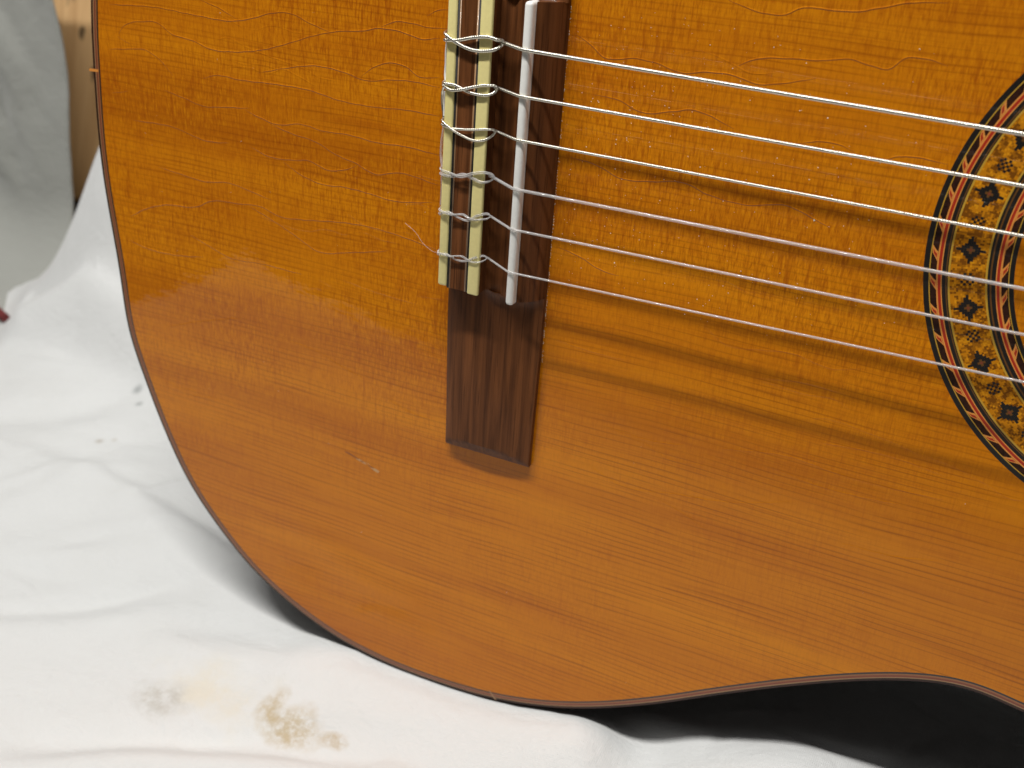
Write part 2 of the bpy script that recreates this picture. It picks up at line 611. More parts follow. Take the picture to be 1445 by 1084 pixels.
hole = circ(R_OUT)
pts = [Vector(q) for q in edge.tolist()] + [Vector(q) for q in hole.tolist()]
edges = [(i, (i + 1) % NO) for i in range(NO)] + [(NO + i, NO + (i + 1) % NR) for i in range(NR)]
inner_poly = inset(D_IN + 4)
for gx in np.arange(-156, 330, 9.0):
    for gy in np.arange(-196, 197, 9.0):
        if in_poly((gx, gy), inner_poly) and math.hypot(gx - ROS[0], gy) > R_OUT + 4:
            pts.append(Vector((gx, gy)))
cdt = delaunay_2d_cdt(pts, edges, [], 0, 1e-5)
vv = np.array([tuple(q) for q in cdt[0]])
ff = []
for f in cdt[2]:
    c = vv[list(f)].mean(0)
    if math.hypot(c[0] - ROS[0], c[1]) > R_OUT - 0.02 and in_poly(c, edge):
        ff.append(tuple(f))
b = MB()
b.add(np.stack([vv[:, 0], vv[:, 1], zs(vv[:, 0], vv[:, 1])], 1), ff)
o_, i_ = circ(R_IN), circ(R_HOLE)
vs = [(q[0], q[1], zs(*q)) for q in o_] + [(q[0], q[1], zs(*q)) for q in i_] + [(q[0], q[1], zs(*q) - 2.6) for q in i_]
fs = [(i, (i + 1) % NR, NR + (i + 1) % NR, NR + i) for i in range(NR)] + [(NR + i, NR + (i + 1) % NR, 2 * NR + (i + 1) % NR, 2 * NR + i) for i in range(NR)]
b.add(vs, fs)
soundboard = mesh_obj('soundboard', b.v, b.f, M['board'], guitar, smooth=50)
bm = bmesh.new()
bm.from_mesh(soundboard.data)
for f in bm.faces:
    if abs(f.normal.z) > 0.5 and f.normal.z < 0:
        f.normal_flip()
bm.to_mesh(soundboard.data)
bm.free()
soundboard['label'] = 'honey orange lacquered top with wavy crackle lines'


def strip(name, d0, d1, mat, z=0.0, parent=guitar, side=0.0):
    a, c = inset(d0), inset(d1)
    za, zc = zs(a[:, 0], a[:, 1]) + z, zs(c[:, 0], c[:, 1]) + z
    vs = np.vstack([np.column_stack([a, za]), np.column_stack([c, zc])])
    fs = [(i, (i + 1) % NO, NO + (i + 1) % NO, NO + i) for i in range(NO)]
    if side:
        r0 = inset(d0 - 0.02)
        vs = np.vstack([vs, np.column_stack([r0, za - 0.5]), np.column_stack([r0, za - side])])
        fs += [(2 * NO + i, 2 * NO + (i + 1) % NO, (i + 1) % NO, i) for i in range(NO)]
        fs += [(3 * NO + i, 3 * NO + (i + 1) % NO, 2 * NO + (i + 1) % NO, 2 * NO + i) for i in range(NO)]
    bb = MB()
    bb.add(vs, fs)
    return bb.build(name, mat, parent, smooth=50)


strip('purfling', 2.50, D_IN, M['black'])
strip('purfling', 2.00, 2.50, M['tan'])
strip('purfling', 1.40, 2.00, M['red'])
strip('purfling', 1.05, 1.40, M['cream'])
binding = strip('binding', 0.25, 1.05, M['binding'], side=3.0)
DEPTH = 95.0
bo = inset(0.45)
zt = zs(bo[:, 0], bo[:, 1]) - 2.6
vs = np.vstack([np.column_stack([bo, zt]), np.column_stack([bo, np.full(NO, -DEPTH + 1.0)])])
bb = MB()
bb.add(vs, [(i, (i + 1) % NO, NO + (i + 1) % NO, NO + i) for i in range(NO)])
bb.build('side', M['side'], guitar, smooth=50)
bb = MB()
bo2 = inset(0.2)
bb.add(np.vstack([np.column_stack([bo2, np.full(NO, -DEPTH + 1.2)]), np.column_stack([bo2, np.full(NO, -DEPTH)])]),
       [(i, (i + 1) % NO, NO + (i + 1) % NO, NO + i) for i in range(NO)] + [tuple(range(NO, 2 * NO))])
bb.build('back', M['side'], guitar, smooth=30)

# repaired joints in the binding: a tan splice at the tail and a pale nick at the bottom
bb = MB()
for quad in ([(-156.4, 0.55), (-152.6, 0.75), (-152.6, -0.1), (-156.4, -0.3)],):
    bb.add([(x, y, float(zs(x, y)) + 0.03) for x, y in quad], [(0, 1, 2, 3)])
bb.build('splice', M['orange'], binding, smooth=None)
bb = MB()
for quad in ([(-3.0, -187.3), (-2.4, -187.2), (0.4, -190.2), (-0.3, -190.5)],):
    bb.add([(x, y, float(zs(x, y)) + 0.03) for x, y in quad], [(0, 1, 2, 3)])
bb.build('nick', M['cream'], binding, smooth=None)

# ------------------------------------------------------------------ rosette
def annulus(name, r0, r1, mat, parent):
    a, c = circ(r0), circ(r1)
    vs = np.vstack([np.column_stack([a, zs(a[:, 0], a[:, 1])]), np.column_stack([c, zs(c[:, 0], c[:, 1])])])
    return mesh_obj(name, vs, [(NR + i, NR + (i + 1) % NR, (i + 1) % NR, i)[::-1] for i in range(NR)], mat, parent, smooth=180)


rosette = annulus('rosette', 52.7, 60.5, M['mosaic'], guitar)
rosette['label'] = 'wood mosaic ring with dark stars'
for r0, r1, k in ((65.25, 66.5, 'black'), (65.0, 65.25, 'gold'), (63.55, 65.0, 'dark_brown'), (63.2, 63.55, 'orange'), (62.55, 63.2, 'deepred'),
                  (62.3, 62.55, 'orange'), (61.45, 62.3, 'black'), (61.2, 61.45, 'brown'), (60.95, 61.2, 'black'), (60.5, 60.95, 'gold'),
                  (52.25, 52.7, 'gold'), (51.7, 52.25, 'black'), (51.35, 51.7, 'brown'), (50.45, 51.35, 'black'), (50.2, 50.45, 'orange'),
                  (49.6, 50.2, 'deepred'), (49.2, 49.6, 'orange'), (47.75, 49.2, 'dark_brown'), (47.55, 47.75, 'gold'), (46.5, 47.55, 'black')):
    annulus('ring', r0, r1, M[k], rosette)

STAR = [".....#.....", "....##.....", "....###....", "...#####...", "..###o###..", "####oRo####", "..###o###..", "...#####...", "....###....", ".....##....", ".....#....."]
CHECK = [".#.#.", "#.#.#", ".#.#.", "#.#.#", ".#.#."]


def motif(name, rows, cell):
    bb = MB()
    n = len(rows)
    for r, row in enumerate(rows):
        for c_, ch in enumerate(row):
            if ch == '.':
                continue
            x0 = (c_ - n / 2) * cell
            y0 = (n / 2 - r - 1) * cell
            q = cell * 0.99
            bb.add([(x0, y0, 0), (x0 + q, y0, 0), (x0 + q, y0 + q, 0), (x0, y0 + q, 0)], [(0, 1, 2, 3)], {'#': 0, 'o': 1, 'R': 2}[ch])
    o = mesh_obj(name, bb.v, bb.f, None, rosette, False, None, [M['black'], M['brown'], M['red']], bb.m)
    return o


def barb_mesh(sgn):
    # a slanted pair of light strips with a red core, pointing away from the red ring (sgn +1 outwards)
    bb = MB()
    for mi, z, poly in ((0, 0.0, [(0, 0.5), (0, -1.9), (0.5, -2.3), (1.40, -3.6), (1.25, -1.6)]),
                        (1, 0.012, [(0.22, -0.35), (0.22, -1.35), (0.62, -1.75), (1.12, -2.55), (1.00, -1.50)])):
        bb.add([(sgn * a, q, z) for a, q in poly], [tuple(range(len(poly)))], mi)
    return mesh_obj('barb', bb.v, bb.f, None, rosette, False, None, [M['orange'], M['deepred']], bb.m)


def place(o, r, ang, first, extra=0.0):
    q = o if first else o.copy()
    if not first:
        col.objects.link(q)
        q.parent = rosette
    x = ROS[0] + r * math.cos(ang)
    y = ROS[1] + r * math.sin(ang)
    L = lw((x, y, float(zs(x, y)) + 0.02))
    q.location = L.tolist()
    q.rotation_euler = (0, 0, ang + extra)
    return q


star = motif('star', STAR, 0.60)
check = motif('checker', CHECK, 0.62)
STEP = math.radians(14.42)
for k in range(25):
    a = math.pi + math.radians(3.5) + k * STEP
    place(star, 56.6, a, k == 0)
    place(check, 56.6, a + STEP / 2, k == 0, 0.0)
b1, b2 = barb_mesh(1), barb_mesh(-1)
for k in range(56):
    place(b1, 63.57, math.pi + 2 * math.pi * k / 56, k == 0, 0.0)
for k in range(45):
    place(b2, 49.18, math.pi + 2 * math.pi * k / 45 + 0.03, k == 0, 0.0)

# ------------------------------------------------------------------ bridge
def wing(sign):
    # height field of one bridge wing; y measured outwards from the block end
    nx, ny = 40, 60
    top = np.zeros((ny + 1, nx + 1, 3))
    for j in range(ny + 1):
        t = j / ny
        yy = 39.6 + t * (94.6 - 39.6)
        xl = -23.1 + 1.1 * sstep((yy - 45) / 50)
        xr = 7.0 - 0.7 * sstep((yy - 45) / 50)
        for i in range(nx + 1):
            s_ = i / nx
            x = xl + (xr - xl) * s_
            q = (s_ - 0.46) / 0.54
            z = 3.5 - 1.35 * q * q - 0.5 * abs(q) ** 6
            z -= 0.5 * math.exp(-s_ / 0.03)
            bev = 0.7 + (94.6 - yy) * 0.62 + 0.010 * (yy - 39)
            z = min(z, bev)
            # scoop rising to the block in front of the tie block
            w = float(sstep((x + 11.5) / 5.0)) * float(sstep((7.6 - x) / 4.0))
            z = max(z, z + w * (1.9 * math.exp(-(yy - 39.6) / 1.3)))
            top[j, i] = (x, sign * yy, z)
    vs = top.reshape(-1, 3).tolist()
    fs = [(j * (nx + 1) + i, j * (nx + 1) + i + 1, (j + 1) * (nx + 1) + i + 1, (j + 1) * (nx + 1) + i) for j in range(ny) for i in range(nx)]
    rim = [j * (nx + 1) for j in range(ny + 1)] + [ny * (nx + 1) + i for i in range(1, nx + 1)] + [j * (nx + 1) + nx for j in range(ny - 1, -1, -1)]
    base = len(vs)
    for k in rim:
        v = vs[k]
        vs.append((v[0], v[1], float(zs(v[0], v[1])) - 0.05))
    for a in range(len(rim) - 1):
        fs.append((rim[a], rim[a + 1], base + a + 1, base + a))
    bb = MB()
    bb.add(vs, fs)
    return bb


# bridge foot: centre block as one profile (tie block, slot floor, saddle ledge, rounded front slope)
prof = [(-23.0, -0.3), (7.0, -0.3), (7.0, 0.55), (6.7, 1.5), (6.0, 3.0), (5.0, 4.6), (3.9, 6.0), (2.8, 7.1), (1.7, 7.75), (1.25, 7.85),
        (1.25, 5.0), (-1.25, 5.0), (-1.25, 7.3), (-2.0, 7.2), (-3.2, 6.2), (-4.6, 5.2), (-6.2, 4.5), (-8.5, 4.2), (-10.2, 4.2),
        (-10.35, 8.2), (-13.7, 8.2), (-13.7, 8.75), (-20.0, 8.75), (-20.0, 8.0), (-22.8, 8.0), (-23.0, 7.0)]
bb = MB()
bb.extrude_y(prof, -39.9, 39.9)
bridge = bb.build('bridge', M['bridge'], guitar, smooth=28)
bridge['label'] = 'dark rosewood tie bridge with cream edged tie block'
for sg in (-1, 1):
    wing(sg).build('wing', M['bridge'], bridge, smooth=24)


def bar(name, x0, x1, z0, z1, y0, y1, mat, parent, bev=0.35, seg=3):
    me = bpy.data.meshes.new(name)
    bm = bmesh.new()
    bmesh.ops.create_cube(bm, size=1.0)
    for v in bm.verts:
        v.co = Vector(((x0 + x1) / 2 + v.co.x * (x1 - x0), (y0 + y1) / 2 + v.co.y * (y1 - y0), (z0 + z1) / 2 + v.co.z * (z1 - z0)))
    if bev:
        bmesh.ops.bevel(bm, geom=bm.edges[:], offset=bev, segments=seg, affect='EDGES', profile=0.5)
    for v in bm.verts:
        v.co = Vector(lw(tuple(v.co)).tolist())
    for f in bm.faces:
        f.smooth = True
    bm.to_mesh(me)
    bm.free()
    me.materials.append(mat)
    o = bpy.data.objects.new(name, me)
    col.objects.link(o)
    o.parent = parent
    return o


bar('tie_block_edging', -22.95, -20.15, 7.7, 9.2, -39.6, 40.2, M['ivory'], bridge, 0.6, 4)
bar('tie_block_edging', -13.55, -10.15, 8.0, 9.25, -40.3, 40.3, M['ivory'], bridge, 0.4, 4)
bar('inlay_line', -20.15, -19.5, 6.5, 8.86, -39.97, 39.97, M['line_black'], bridge, 0)
bar('inlay_line', -19.5, -19.15, 6.5, 8.84, -39.99, 39.99, M['cream'], bridge, 0)
bar('inlay_line', -14.6, -14.12, 6.5, 8.84, -39.99, 39.99, M['cream'], bridge, 0)
bar('inlay_line', -14.12, -13.57, 6.5, 8.86, -39.97, 39.97, M['line_black'], bridge, 0)
bar('saddle', -1.2, 1.2, 5.0, 10.3, -40.4, 40.0, M['bone'], bridge, 0.95, 5)

# ------------------------------------------------------------------ strings
KN = [  # saddle y, y at the frame's right side (x there), radius, strands over the tie block (two polylines of x, y)
    (28.5, (117.2, 26.7), 0.49, [(-22.5, 29.5), (-18.9, 27.3), (-15.2, 26.4), (-11.9, 26.5), (-8.8, 27.3), (-7.6, 28.6)],
     [(-23.0, 27.8), (-19.6, 28.2), (-14.8, 29.5), (-10.1, 30.1), (-8.3, 29.7), (-7.4, 29.1)]),
    (17.0, (119.9, 15.9), 0.42, [(-23.1, 16.3), (-21.4, 15.5), (-17.7, 16.0), (-14.1, 17.2), (-10.5, 18.0), (-8.6, 17.4)],
     [(-22.6, 16.9), (-19.6, 16.8), (-16.3, 15.8), (-12.6, 15.4), (-9.9, 15.7), (-8.5, 17.0)]),
    (5.8, (122.5, 5.1), 0.36, [(-22.7, 7.1), (-20.0, 5.4), (-16.6, 3.9), (-13.3, 3.3), (-10.6, 3.8), (-8.4, 5.7)],
     [(-23.1, 6.0), (-21.0, 5.5), (-16.7, 5.7), (-12.6, 6.3), (-9.4, 6.8), (-8.3, 6.3)]),
    (-7.2, (125.4, -6.6), 0.43, [(-23.3, -6.1), (-20.4, -6.5), (-16.6, -6.7), (-12.9, -5.3), (-9.2, -4.6), (-7.8, -5.7)],
     [(-22.6, -7.5), (-19.4, -7.6), (-16.1, -6.4), (-13.2, -7.1), (-10.4, -7.7), (-8.0, -6.4)]),
    (-18.3, (128.0, -17.1), 0.35, [(-22.8, -18.8), (-20.4, -17.5), (-17.0, -18.4), (-14.5, -18.8), (-11.3, -16.8), (-8.4, -16.7)],
     [(-22.1, -17.6), (-18.9, -18.1), (-15.6, -17.6), (-13.1, -18.3), (-10.3, -18.0), (-8.4, -17.1)]),
    (-30.5, (130.8, -28.3), 0.30, [(-22.8, -30.5), (-20.4, -29.7), (-17.4, -30.7), (-14.4, -30.5), (-11.6, -29.0), (-8.8, -28.8)],
     [(-22.4, -29.9), (-18.9, -30.1), (-15.4, -29.6), (-12.9, -30.5), (-10.0, -30.1), (-8.8, -29.2)])]
SLAB = ['thickest wound bass string', 'second wound bass string', 'thinnest wound bass string',
        'thickest clear nylon string', 'middle clear nylon string', 'thinnest clear nylon string']
for k, (ys, (rx, ry), r, sa, sb) in enumerate(KN):
    mat = M['wound'] if k < 3 else M['nylon']
    yf = (sa[-1][1] + sb[-1][1]) / 2 + (0.0 if k < 3 else -0.5)
    slope = (ry - ys) / rx
    top = 10.3
    main = [(-10.6, yf, 5.6), (-9.3, yf, 6.1), (-7.6, yf + (ys - yf) * 0.2, 6.95)]
    main += [(-1.0, ys + (yf - ys) * 0.06, top - 0.25 + r), (0.0, ys, top + r), (1.2, ys + slope * 1.2, top + r + 0.01)]
    main += [(x, ys + slope * x, top + r + 0.01 + 0.0015 * x) for x in (40, 90, 140, 200, 320, 500, 648)]
    body = MB()
    body.tube(main, r, 20)
    so = body.build('string', mat, guitar, smooth=60)
    so['label'] = SLAB[k]
    loop = MB()
    zt = 9.25 + r
    for n_, st in enumerate((sa, sb)):
        lift = [0.0, 0.0, 0.0, 0.0, 0.0, 0.0]
        over = 1.9 * r
        pts3 = []
        bx, by = st[0]
        pts3.append((-23.4 - r, by - 0.1, 4.6))
        pts3.append((-23.5 - r, by, 7.2))
        pts3.append((-23.1, by + (st[1][1] - by) * 0.1, zt - 0.15))
        for q in range(1, 4):
            # where the strands cross one rides over the other
            d = abs(np.interp(st[q][0], [v[0] for v in sa], [v[1] for v in sa]) - np.interp(st[q][0], [v[0] for v in sb], [v[1] for v in sb]))
            up = max(0.0, 1 - d / (2.2 * r)) * over
            flip = (n_ == 0) if k < 3 else ((q % 2 == 0) == (n_ == 0))
            pts3.append((st[q][0], st[q][1], zt + (up if flip else 0.0)))
        pts3.append((st[4][0], st[4][1], zt - 0.35 if k < 3 else zt - 0.2))
        x5, y5 = st[5]
        ym = (sa[5][1] + sb[5][1]) / 2
        sgn = 1 if y5 > ym else -1
        pts3.append((x5, ym + sgn * (0.5 * r + 0.25), 8.0 + 0.2 * r))
        pts3.append((x5 + 0.25, ym, 7.75 + 0.9 * r))
        loop.tube(spline(pts3, 0.35), r * (0.97 if k < 3 else 0.62), 10)
        if k >= 3:
            # second turn of the thinner nylon lies beside the first
            p2 = [(x + 0.25, y + (0.75 if n_ else -0.75) * r, z + 0.04) for x, y, z in pts3]
            loop.tube(spline(p2, 0.35), r * 0.55, 8)
    loop.build('tie_loop', mat, so, smooth=70)
    so_ref = so
    if k == 0: s1o = so
    if k == 1: s2o = so
    if k == 2: s3o = so
    if k == 3: s4o = so
    if k == 5: s6o = so

for par, mat, r, pts3 in ((s1o, M['bone'], 0.5, [(-23.6, 27.0, 7.3), (-24.0, 24.5, 6.8), (-24.1, 21.4, 6.5), (-24.1, 18.2, 6.6), (-23.7, 16.6, 7.0)]),
                          (s2o, M['wound'], 0.42, [(-23.8, 16.2, 7.5), (-25.0, 13.6, 6.4), (-25.2, 11.0, 6.0), (-24.7, 8.8, 6.1), (-24.1, 6.5, 6.6)]),
                          (s2o, M['bone'], 0.40, [(-23.9, 14.2, 7.0), (-24.2, 10.5, 6.5), (-24.0, 7.6, 6.7)]),
                          (s3o, M['nylon'], 0.40, [(-23.9, 4.8, 7.0), (-24.9, 0.2, 6.0), (-25.0, -3.5, 5.9), (-24.2, -6.6, 6.4)]),
                          (s4o, M['nylon'], 0.40, [(-23.8, -8.4, 7.2), (-24.1, -12.5, 6.4), (-24.5, -17.4, 5.8)]),
                          (s6o, M['nylon'], 0.05, [(-23.8, -31.0, 5.0), (-27.5, -32.6, 3.2), (-32.2, -31.4, 1.6), (-35.4, -28.8, 0.8), (-39.0, -27.0, 0.4)])):
    t_ = MB()
    t_.tube(spline(pts3, 0.5), r, 8)
    t_.build('tail_end', mat, par, smooth=70)

# ------------------------------------------------------------------ neck, fingerboard, head (beyond the frame)
bb = MB()
fv_ = []
for x, hw, in ((214, 31.0), (650, 26.0)):
    fv_ += [(x, -hw, 0.05), (x, hw, 0.05), (x, hw, 6.5), (x, -hw, 6.5)]
bb.add(fv_, [(0, 1, 2, 3), (7, 6, 5, 4), (0, 4, 5, 1), (1, 5, 6, 2), (2, 6, 7, 3), (3, 7, 4, 0)])
fb = bb.build('fingerboard', M['ebony'], guitar, smooth=20)
for n_ in range(1, 20):
    x = 650 * 2 ** (-n_ / 12)
    hw = np.interp(x, [214, 650], [31.0, 26.0]) - 0.4
    t_ = MB()
    t_.tube([(x, -hw, 6.6), (x, hw, 6.6)], 1.0, 8)
    t_.build('fret', M['steel'], fb, smooth=60)
bb = MB()
secs = []
for x, hw, dp in ((322, 29.5, 80.0), (345, 29.0, 40.0), (375, 28.5, 23.0), (500, 27.5, 21.0), (640, 26.0, 20.0), (668, 28.0, 16.0)):
    secs.append([(x, hw * math.cos(a), -dp * math.sin(a) ** 0.8 if 0 < a < math.pi else 0.0) for a in np.linspace(0, math.pi, 13)])
n_ = 13
for i in range(len(secs) - 1):
    bb.add(secs[i] + secs[i + 1], [(j, j + 1, n_ + j + 1, n_ + j) for j in range(n_ - 1)] + [(n_ - 1, 0, n_, 2 * n_ - 1)])
bb.build('neck', M['cedar_neck'], guitar, smooth=50)
bar('nut', 648.5, 653.5, -0.5, 9.5, -26, 26, M['bone'], guitar, 0.6)
bb = MB()
bb.add([(655, -28, 0), (655, 28, 0), (690, 36, -8), (840, 34, -44), (840, -34, -44), (690, -36, -8),
        (655, -28, -19), (655, 28, -19), (690, 36, -28), (840, 34, -64), (840, -34, -64), (690, -36, -28)],
       [(0, 1, 2, 5), (5, 2, 3, 4), (7, 6, 11, 8), (8, 11, 10, 9), (0, 6, 7, 1), (1, 7, 8, 2), (2, 8, 9, 3), (3, 9, 10, 4), (4, 10, 11, 5), (5, 11, 6, 0)])
bb.build('headstock', M['cedar_neck'], guitar, smooth=20)

# ------------------------------------------------------------------ lacquer cracks (fine raised seams traced over the top)
def crop(l, x0, y0, sc):
    return [(x0 + a * sc, y0 + b_ * sc) for a, b_ in l]


C1 = [[(20, 15), (250, 30), (400, 60), (540, 80), (600, 72), (700, 48), (760, 52), (830, 88), (915, 125)],
      [(410, 0), (480, 30), (548, 72)],
      [(95, 130), (110, 105), (200, 82), (240, 85), (300, 130), (380, 155), (450, 188), (530, 198), (650, 190), (750, 165), (850, 135), (960, 118), (1030, 118), (1090, 108), (1170, 118), (1270, 150), (1330, 145)],
      [(1100, 105), (1160, 82), (1220, 88), (1290, 105), (1360, 108)], [(1280, 60), (1320, 40), (1380, 36)], [(90, 140), (140, 170)],
      [(20, 190), (130, 188), (200, 192), (260, 235), (305, 290)],
      [(420, 300), (470, 288), (560, 305), (700, 322), (830, 345), (950, 385), (1090, 410), (1200, 420), (1330, 445)],
      [(630, 280), (730, 262), (860, 252), (960, 275), (1050, 308), (1130, 305), (1220, 310), (1330, 335)],
      [(1030, 290), (1080, 255), (1150, 240), (1200, 255), (1250, 292), (1330, 295)],
      [(270, 345), (340, 372), (420, 405), (520, 410), (600, 415)],
      [(580, 420), (640, 450), (700, 475), (800, 475), (880, 500), (980, 515), (1090, 545), (1200, 560), (1330, 595)],
      [(680, 475), (760, 510), (860, 545), (930, 590), (1010, 625), (1080, 665), (1170, 660), (1330, 710)],
      [(600, 560), (680, 600), (760, 612), (830, 615), (900, 650), (960, 650), (1010, 635)],
      [(20, 345), (60, 355), (130, 350)], [(20, 370), (70, 405)], [(150, 460), (300, 485), (440, 540), (520, 548)],
      [(250, 640), (330, 665), (430, 695), (520, 700), (600, 730), (680, 765)],
      [(140, 830), (200, 800), (270, 785), (400, 790), (450, 770), (560, 780), (640, 790), (720, 830), (800, 840), (950, 850), (1050, 865), (1200, 910), (1330, 960)],
      [(370, 900), (440, 940), (520, 985), (650, 1010), (800, 1050)], [(100, 900), (200, 950), (300, 975), (420, 985)],
      [(730, 620), (800, 670), (880, 705), (960, 715), (1060, 740), (1140, 765), (1300, 775)],
      [(600, 790), (700, 850), (780, 905), (860, 960), (990, 965), (1130, 960)]]
C2 = [[(640, 0), (700, 25), (780, 50), (850, 52), (910, 28), (1000, 35), (1100, 42), (1200, 28), (1300, 10), (1440, 10)],
      [(50, 105), (130, 155), (190, 210), (300, 212), (380, 230), (470, 265), (560, 262), (660, 275), (740, 305), (860, 300), (960, 285)],
      [(660, 245), (740, 215), (850, 212), (980, 220), (1080, 215), (1150, 235), (1220, 252), (1290, 210), (1350, 212), (1440, 240)],
      [(150, 345), (230, 360), (330, 410), (440, 405), (510, 400), (570, 420), (660, 470)], [(880, 525), (960, 515), (1040, 525), (1100, 555)],
      [(60, 570), (160, 600), (250, 650), (350, 660), (480, 665), (560, 705), (700, 745), (860, 750), (940, 790), (1010, 830)],
      [(20, 900), (90, 930), (180, 985), (240, 1005)], [(1170, 600), (1260, 570), (1340, 575), (1440, 600)]]
C4 = [[(600, 130), (690, 210), (800, 225), (900, 235), (1050, 290), (1180, 285)], [(100, 190), (240, 235), (360, 265)],
      [(640, 560), (900, 590), (1100, 660), (1440, 740)], [(1000, 540), (1250, 590), (1440, 660)], [(820, 620), (1000, 690), (1300, 760)],
      [(200, 610), (330, 690), (520, 720), (680, 745), (940, 745)], [(430, 720), (560, 800), (640, 860)], [(780, 320), (960, 340), (1100, 380)],
      [(280, 490), (420, 535), (560, 555)], [(1060, 880), (1250, 930), (1440, 950)]]
C3 = [[(500, 180), (330, 195), (210, 215)], [(660, 260), (780, 310), (860, 360), (940, 400)], [(180, 400), (240, 430), (260, 445), (400, 475)],
      [(860, 40), (1000, 90), (1140, 130)], [(1000, 460), (1100, 520), (1200, 555)], [(300, 640), (390, 690)]]
cracks = [crop(l, 130, 0, 0.369) for l in C1] + [crop(l, 780, 0, 0.3875) for l in C2] + [crop(l, 740, 400, 0.4152) for l in C4] + [crop(l, 150, 380, 0.3875) for l in C3]
lines = [(on_board(l)[:, :2], 1.0 if n_ < len(C1) + len(C2) else 0.6) for n_, l in enumerate(cracks)]
for k in range(34):                 # finer seams between the large ones, and on the bass half out of frame
    x0 = rng.uniform(-140, 120)
    y0 = rng.uniform(-120, 170)
    if abs(y0) < 96 and -30 < x0 < 12:
        continue
    n_ = int(rng.integers(3, 8))
    l = [(x0, y0)]
    for j in range(n_):
        l.append((l[-1][0] + rng.uniform(5, 11), l[-1][1] + rng.uniform(-2.6, 2.2)))
    lines.append((np.array(l), rng.uniform(0.25, 0.55) if y0 < 45 else rng.uniform(0.5, 1.0)))
bb = MB()
for pts2, amp in lines:
    sp = spline(pts2, 0.8)
    keep = [q for q in sp if not (-24.5 < q[0] < 8.5 and abs(q[1]) < 96.5) and math.hypot(q[0] - ROS[0], q[1]) > R_OUT + 0.4 and in_poly(q, inner_poly)]
    runs, cur = [], []
    for q in sp:
        ok = not (-24.5 < q[0] < 8.5 and abs(q[1]) < 96.5) and math.hypot(q[0] - ROS[0], q[1]) > R_OUT + 0.4 and in_poly(q, inner_poly)
        if ok:
            cur.append(q)
        else:
            if len(cur) > 3: runs.append(cur)
            cur = []
    if len(cur) > 3: runs.append(cur)
    for run in runs:
        run = np.array(run)
        # slight hand of chance in the line
        run[:, 1] += 0.05 * np.sin(np.arange(len(run)) * 0.9 + rng.uniform(0, 6)) + rng.normal(0, 0.012, len(run))
        t = np.gradient(run, axis=0)
        t /= np.linalg.norm(t, axis=1)[:, None]
        nn = np.stack([-t[:, 1], t[:, 0]], 1)
        taper = np.minimum(1, np.minimum(np.arange(len(run)), np.arange(len(run))[::-1]) / 5.0)
        wv = 0.8 + 0.25 * np.sin(np.linspace(0, rng.uniform(4, 12), len(run)) + rng.uniform(0, 6))
        vs = []
        for i in range(len(run)):
            w = 0.24 * (0.35 + 0.65 * taper[i])
            h = 0.085 * amp * taper[i] * wv[i]
            for off, hh in ((-1.0, 0.004), (-0.45, 0.55), (0.0, 1.0), (0.45, 0.55), (1.0, 0.004)):
                q = run[i] + nn[i] * off * w
                vs.append((q[0], q[1], float(zs(q[0], q[1])) + 0.004 + hh * h))
        bb.add(vs, [(i * 5 + j, (i + 1) * 5 + j, (i + 1) * 5 + j + 1, i * 5 + j + 1) for i in range(len(run) - 1) for j in range(4)])
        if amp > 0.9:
            bb.m[-4 * (len(run) - 1):] = [1, 1, 0, 0] * (len(run) - 1)  # flank turned away from the lamp gets its shade as a darker colour
ck = mesh_obj('lacquer_crack', bb.v, bb.f, None, soundboard, True, 180, [M['board'], M['shade_chip']], bb.m)
bm = bmesh.new()
bm.from_mesh(ck.data)
for f in bm.faces:
    if f.normal.z < 0:
        f.normal_flip()
bm.to_mesh(ck.data)
bm.free()
ck['kind'] = 'stuff'

# straight pale scuffs under the strings and the chip in the lower bout
bb = MB()
for l in ([(85, 145), (330, 180), (650, 233)], [(690, 238), (1000, 290), (1110, 305)], [(1200, 330), (1440, 368)], [(60, 305), (400, 365), (800, 440), (1010, 468)],
          [(1150, 490), (1440, 545)], [(80, 470), (300, 500), (700, 575), (1130, 655)]):
    q = spline(on_board(crop(l, 780, 0, 0.3875))[:, :2], 2.0)
    for i in range(len(q) - 1):
        if rng.random() < 0.30: continue
        w = rng.uniform(0.02, 0.05)
        a_, c_ = q[i], q[i + 1]
        bb.add([(a_[0], a_[1] - w, float(zs(*a_)) + 0.015), (c_[0], c_[1] - w, float(zs(*c_)) + 0.015), (c_[0], c_[1] + w, float(zs(*c_)) + 0.015), (a_[0], a_[1] + w, float(zs(*a_)) + 0.015)], [(0, 1, 2, 3)])
sc_ = mesh_obj('scuff_mark', bb.v, bb.f, M['orange'], soundboard)
sc_['kind'] = 'stuff'
bb = MB()
for mi, poly in ((0, [(-60.6, -110.0), (-58.5, -110.2), (-55.4, -111.2), (-55.0, -111.7), (-57.6, -111.2), (-60.0, -110.6)]),
                 (1, [(-56.2, -111.8), (-54.6, -111.4), (-52.8, -112.0), (-51.8, -112.7), (-53.2, -112.6)]),
                 (0, [(-54.6, -111.9), (-53.6, -111.8), (-52.9, -112.2), (-54.0, -112.3)]),
                 (0, [(-51.6, -112.5), (-49.6, -112.9), (-49.2, -113.4), (-51.2, -113.1)]),
                 (1, [(-50.6, -113.3), (-48.6, -113.2), (-46.9, -113.7), (-47.6, -114.5), (-48.8, -114.2)]),
                 (1, [(-51.7, -112.2), (-52.9, -111.9), (-51.2, -112.1), (-50.4, -112.5)])):
    bb.add([(x, y, float(zs(x, y)) + 0.02 + 0.012 * (mi == 0)) for x, y in poly], [tuple(range(len(poly)))], mi)
chip = mesh_obj('finish_chip', bb.v, bb.f, None, soundboard, True, None, [M['shade_chip'], M['tan_wood']], bb.m)
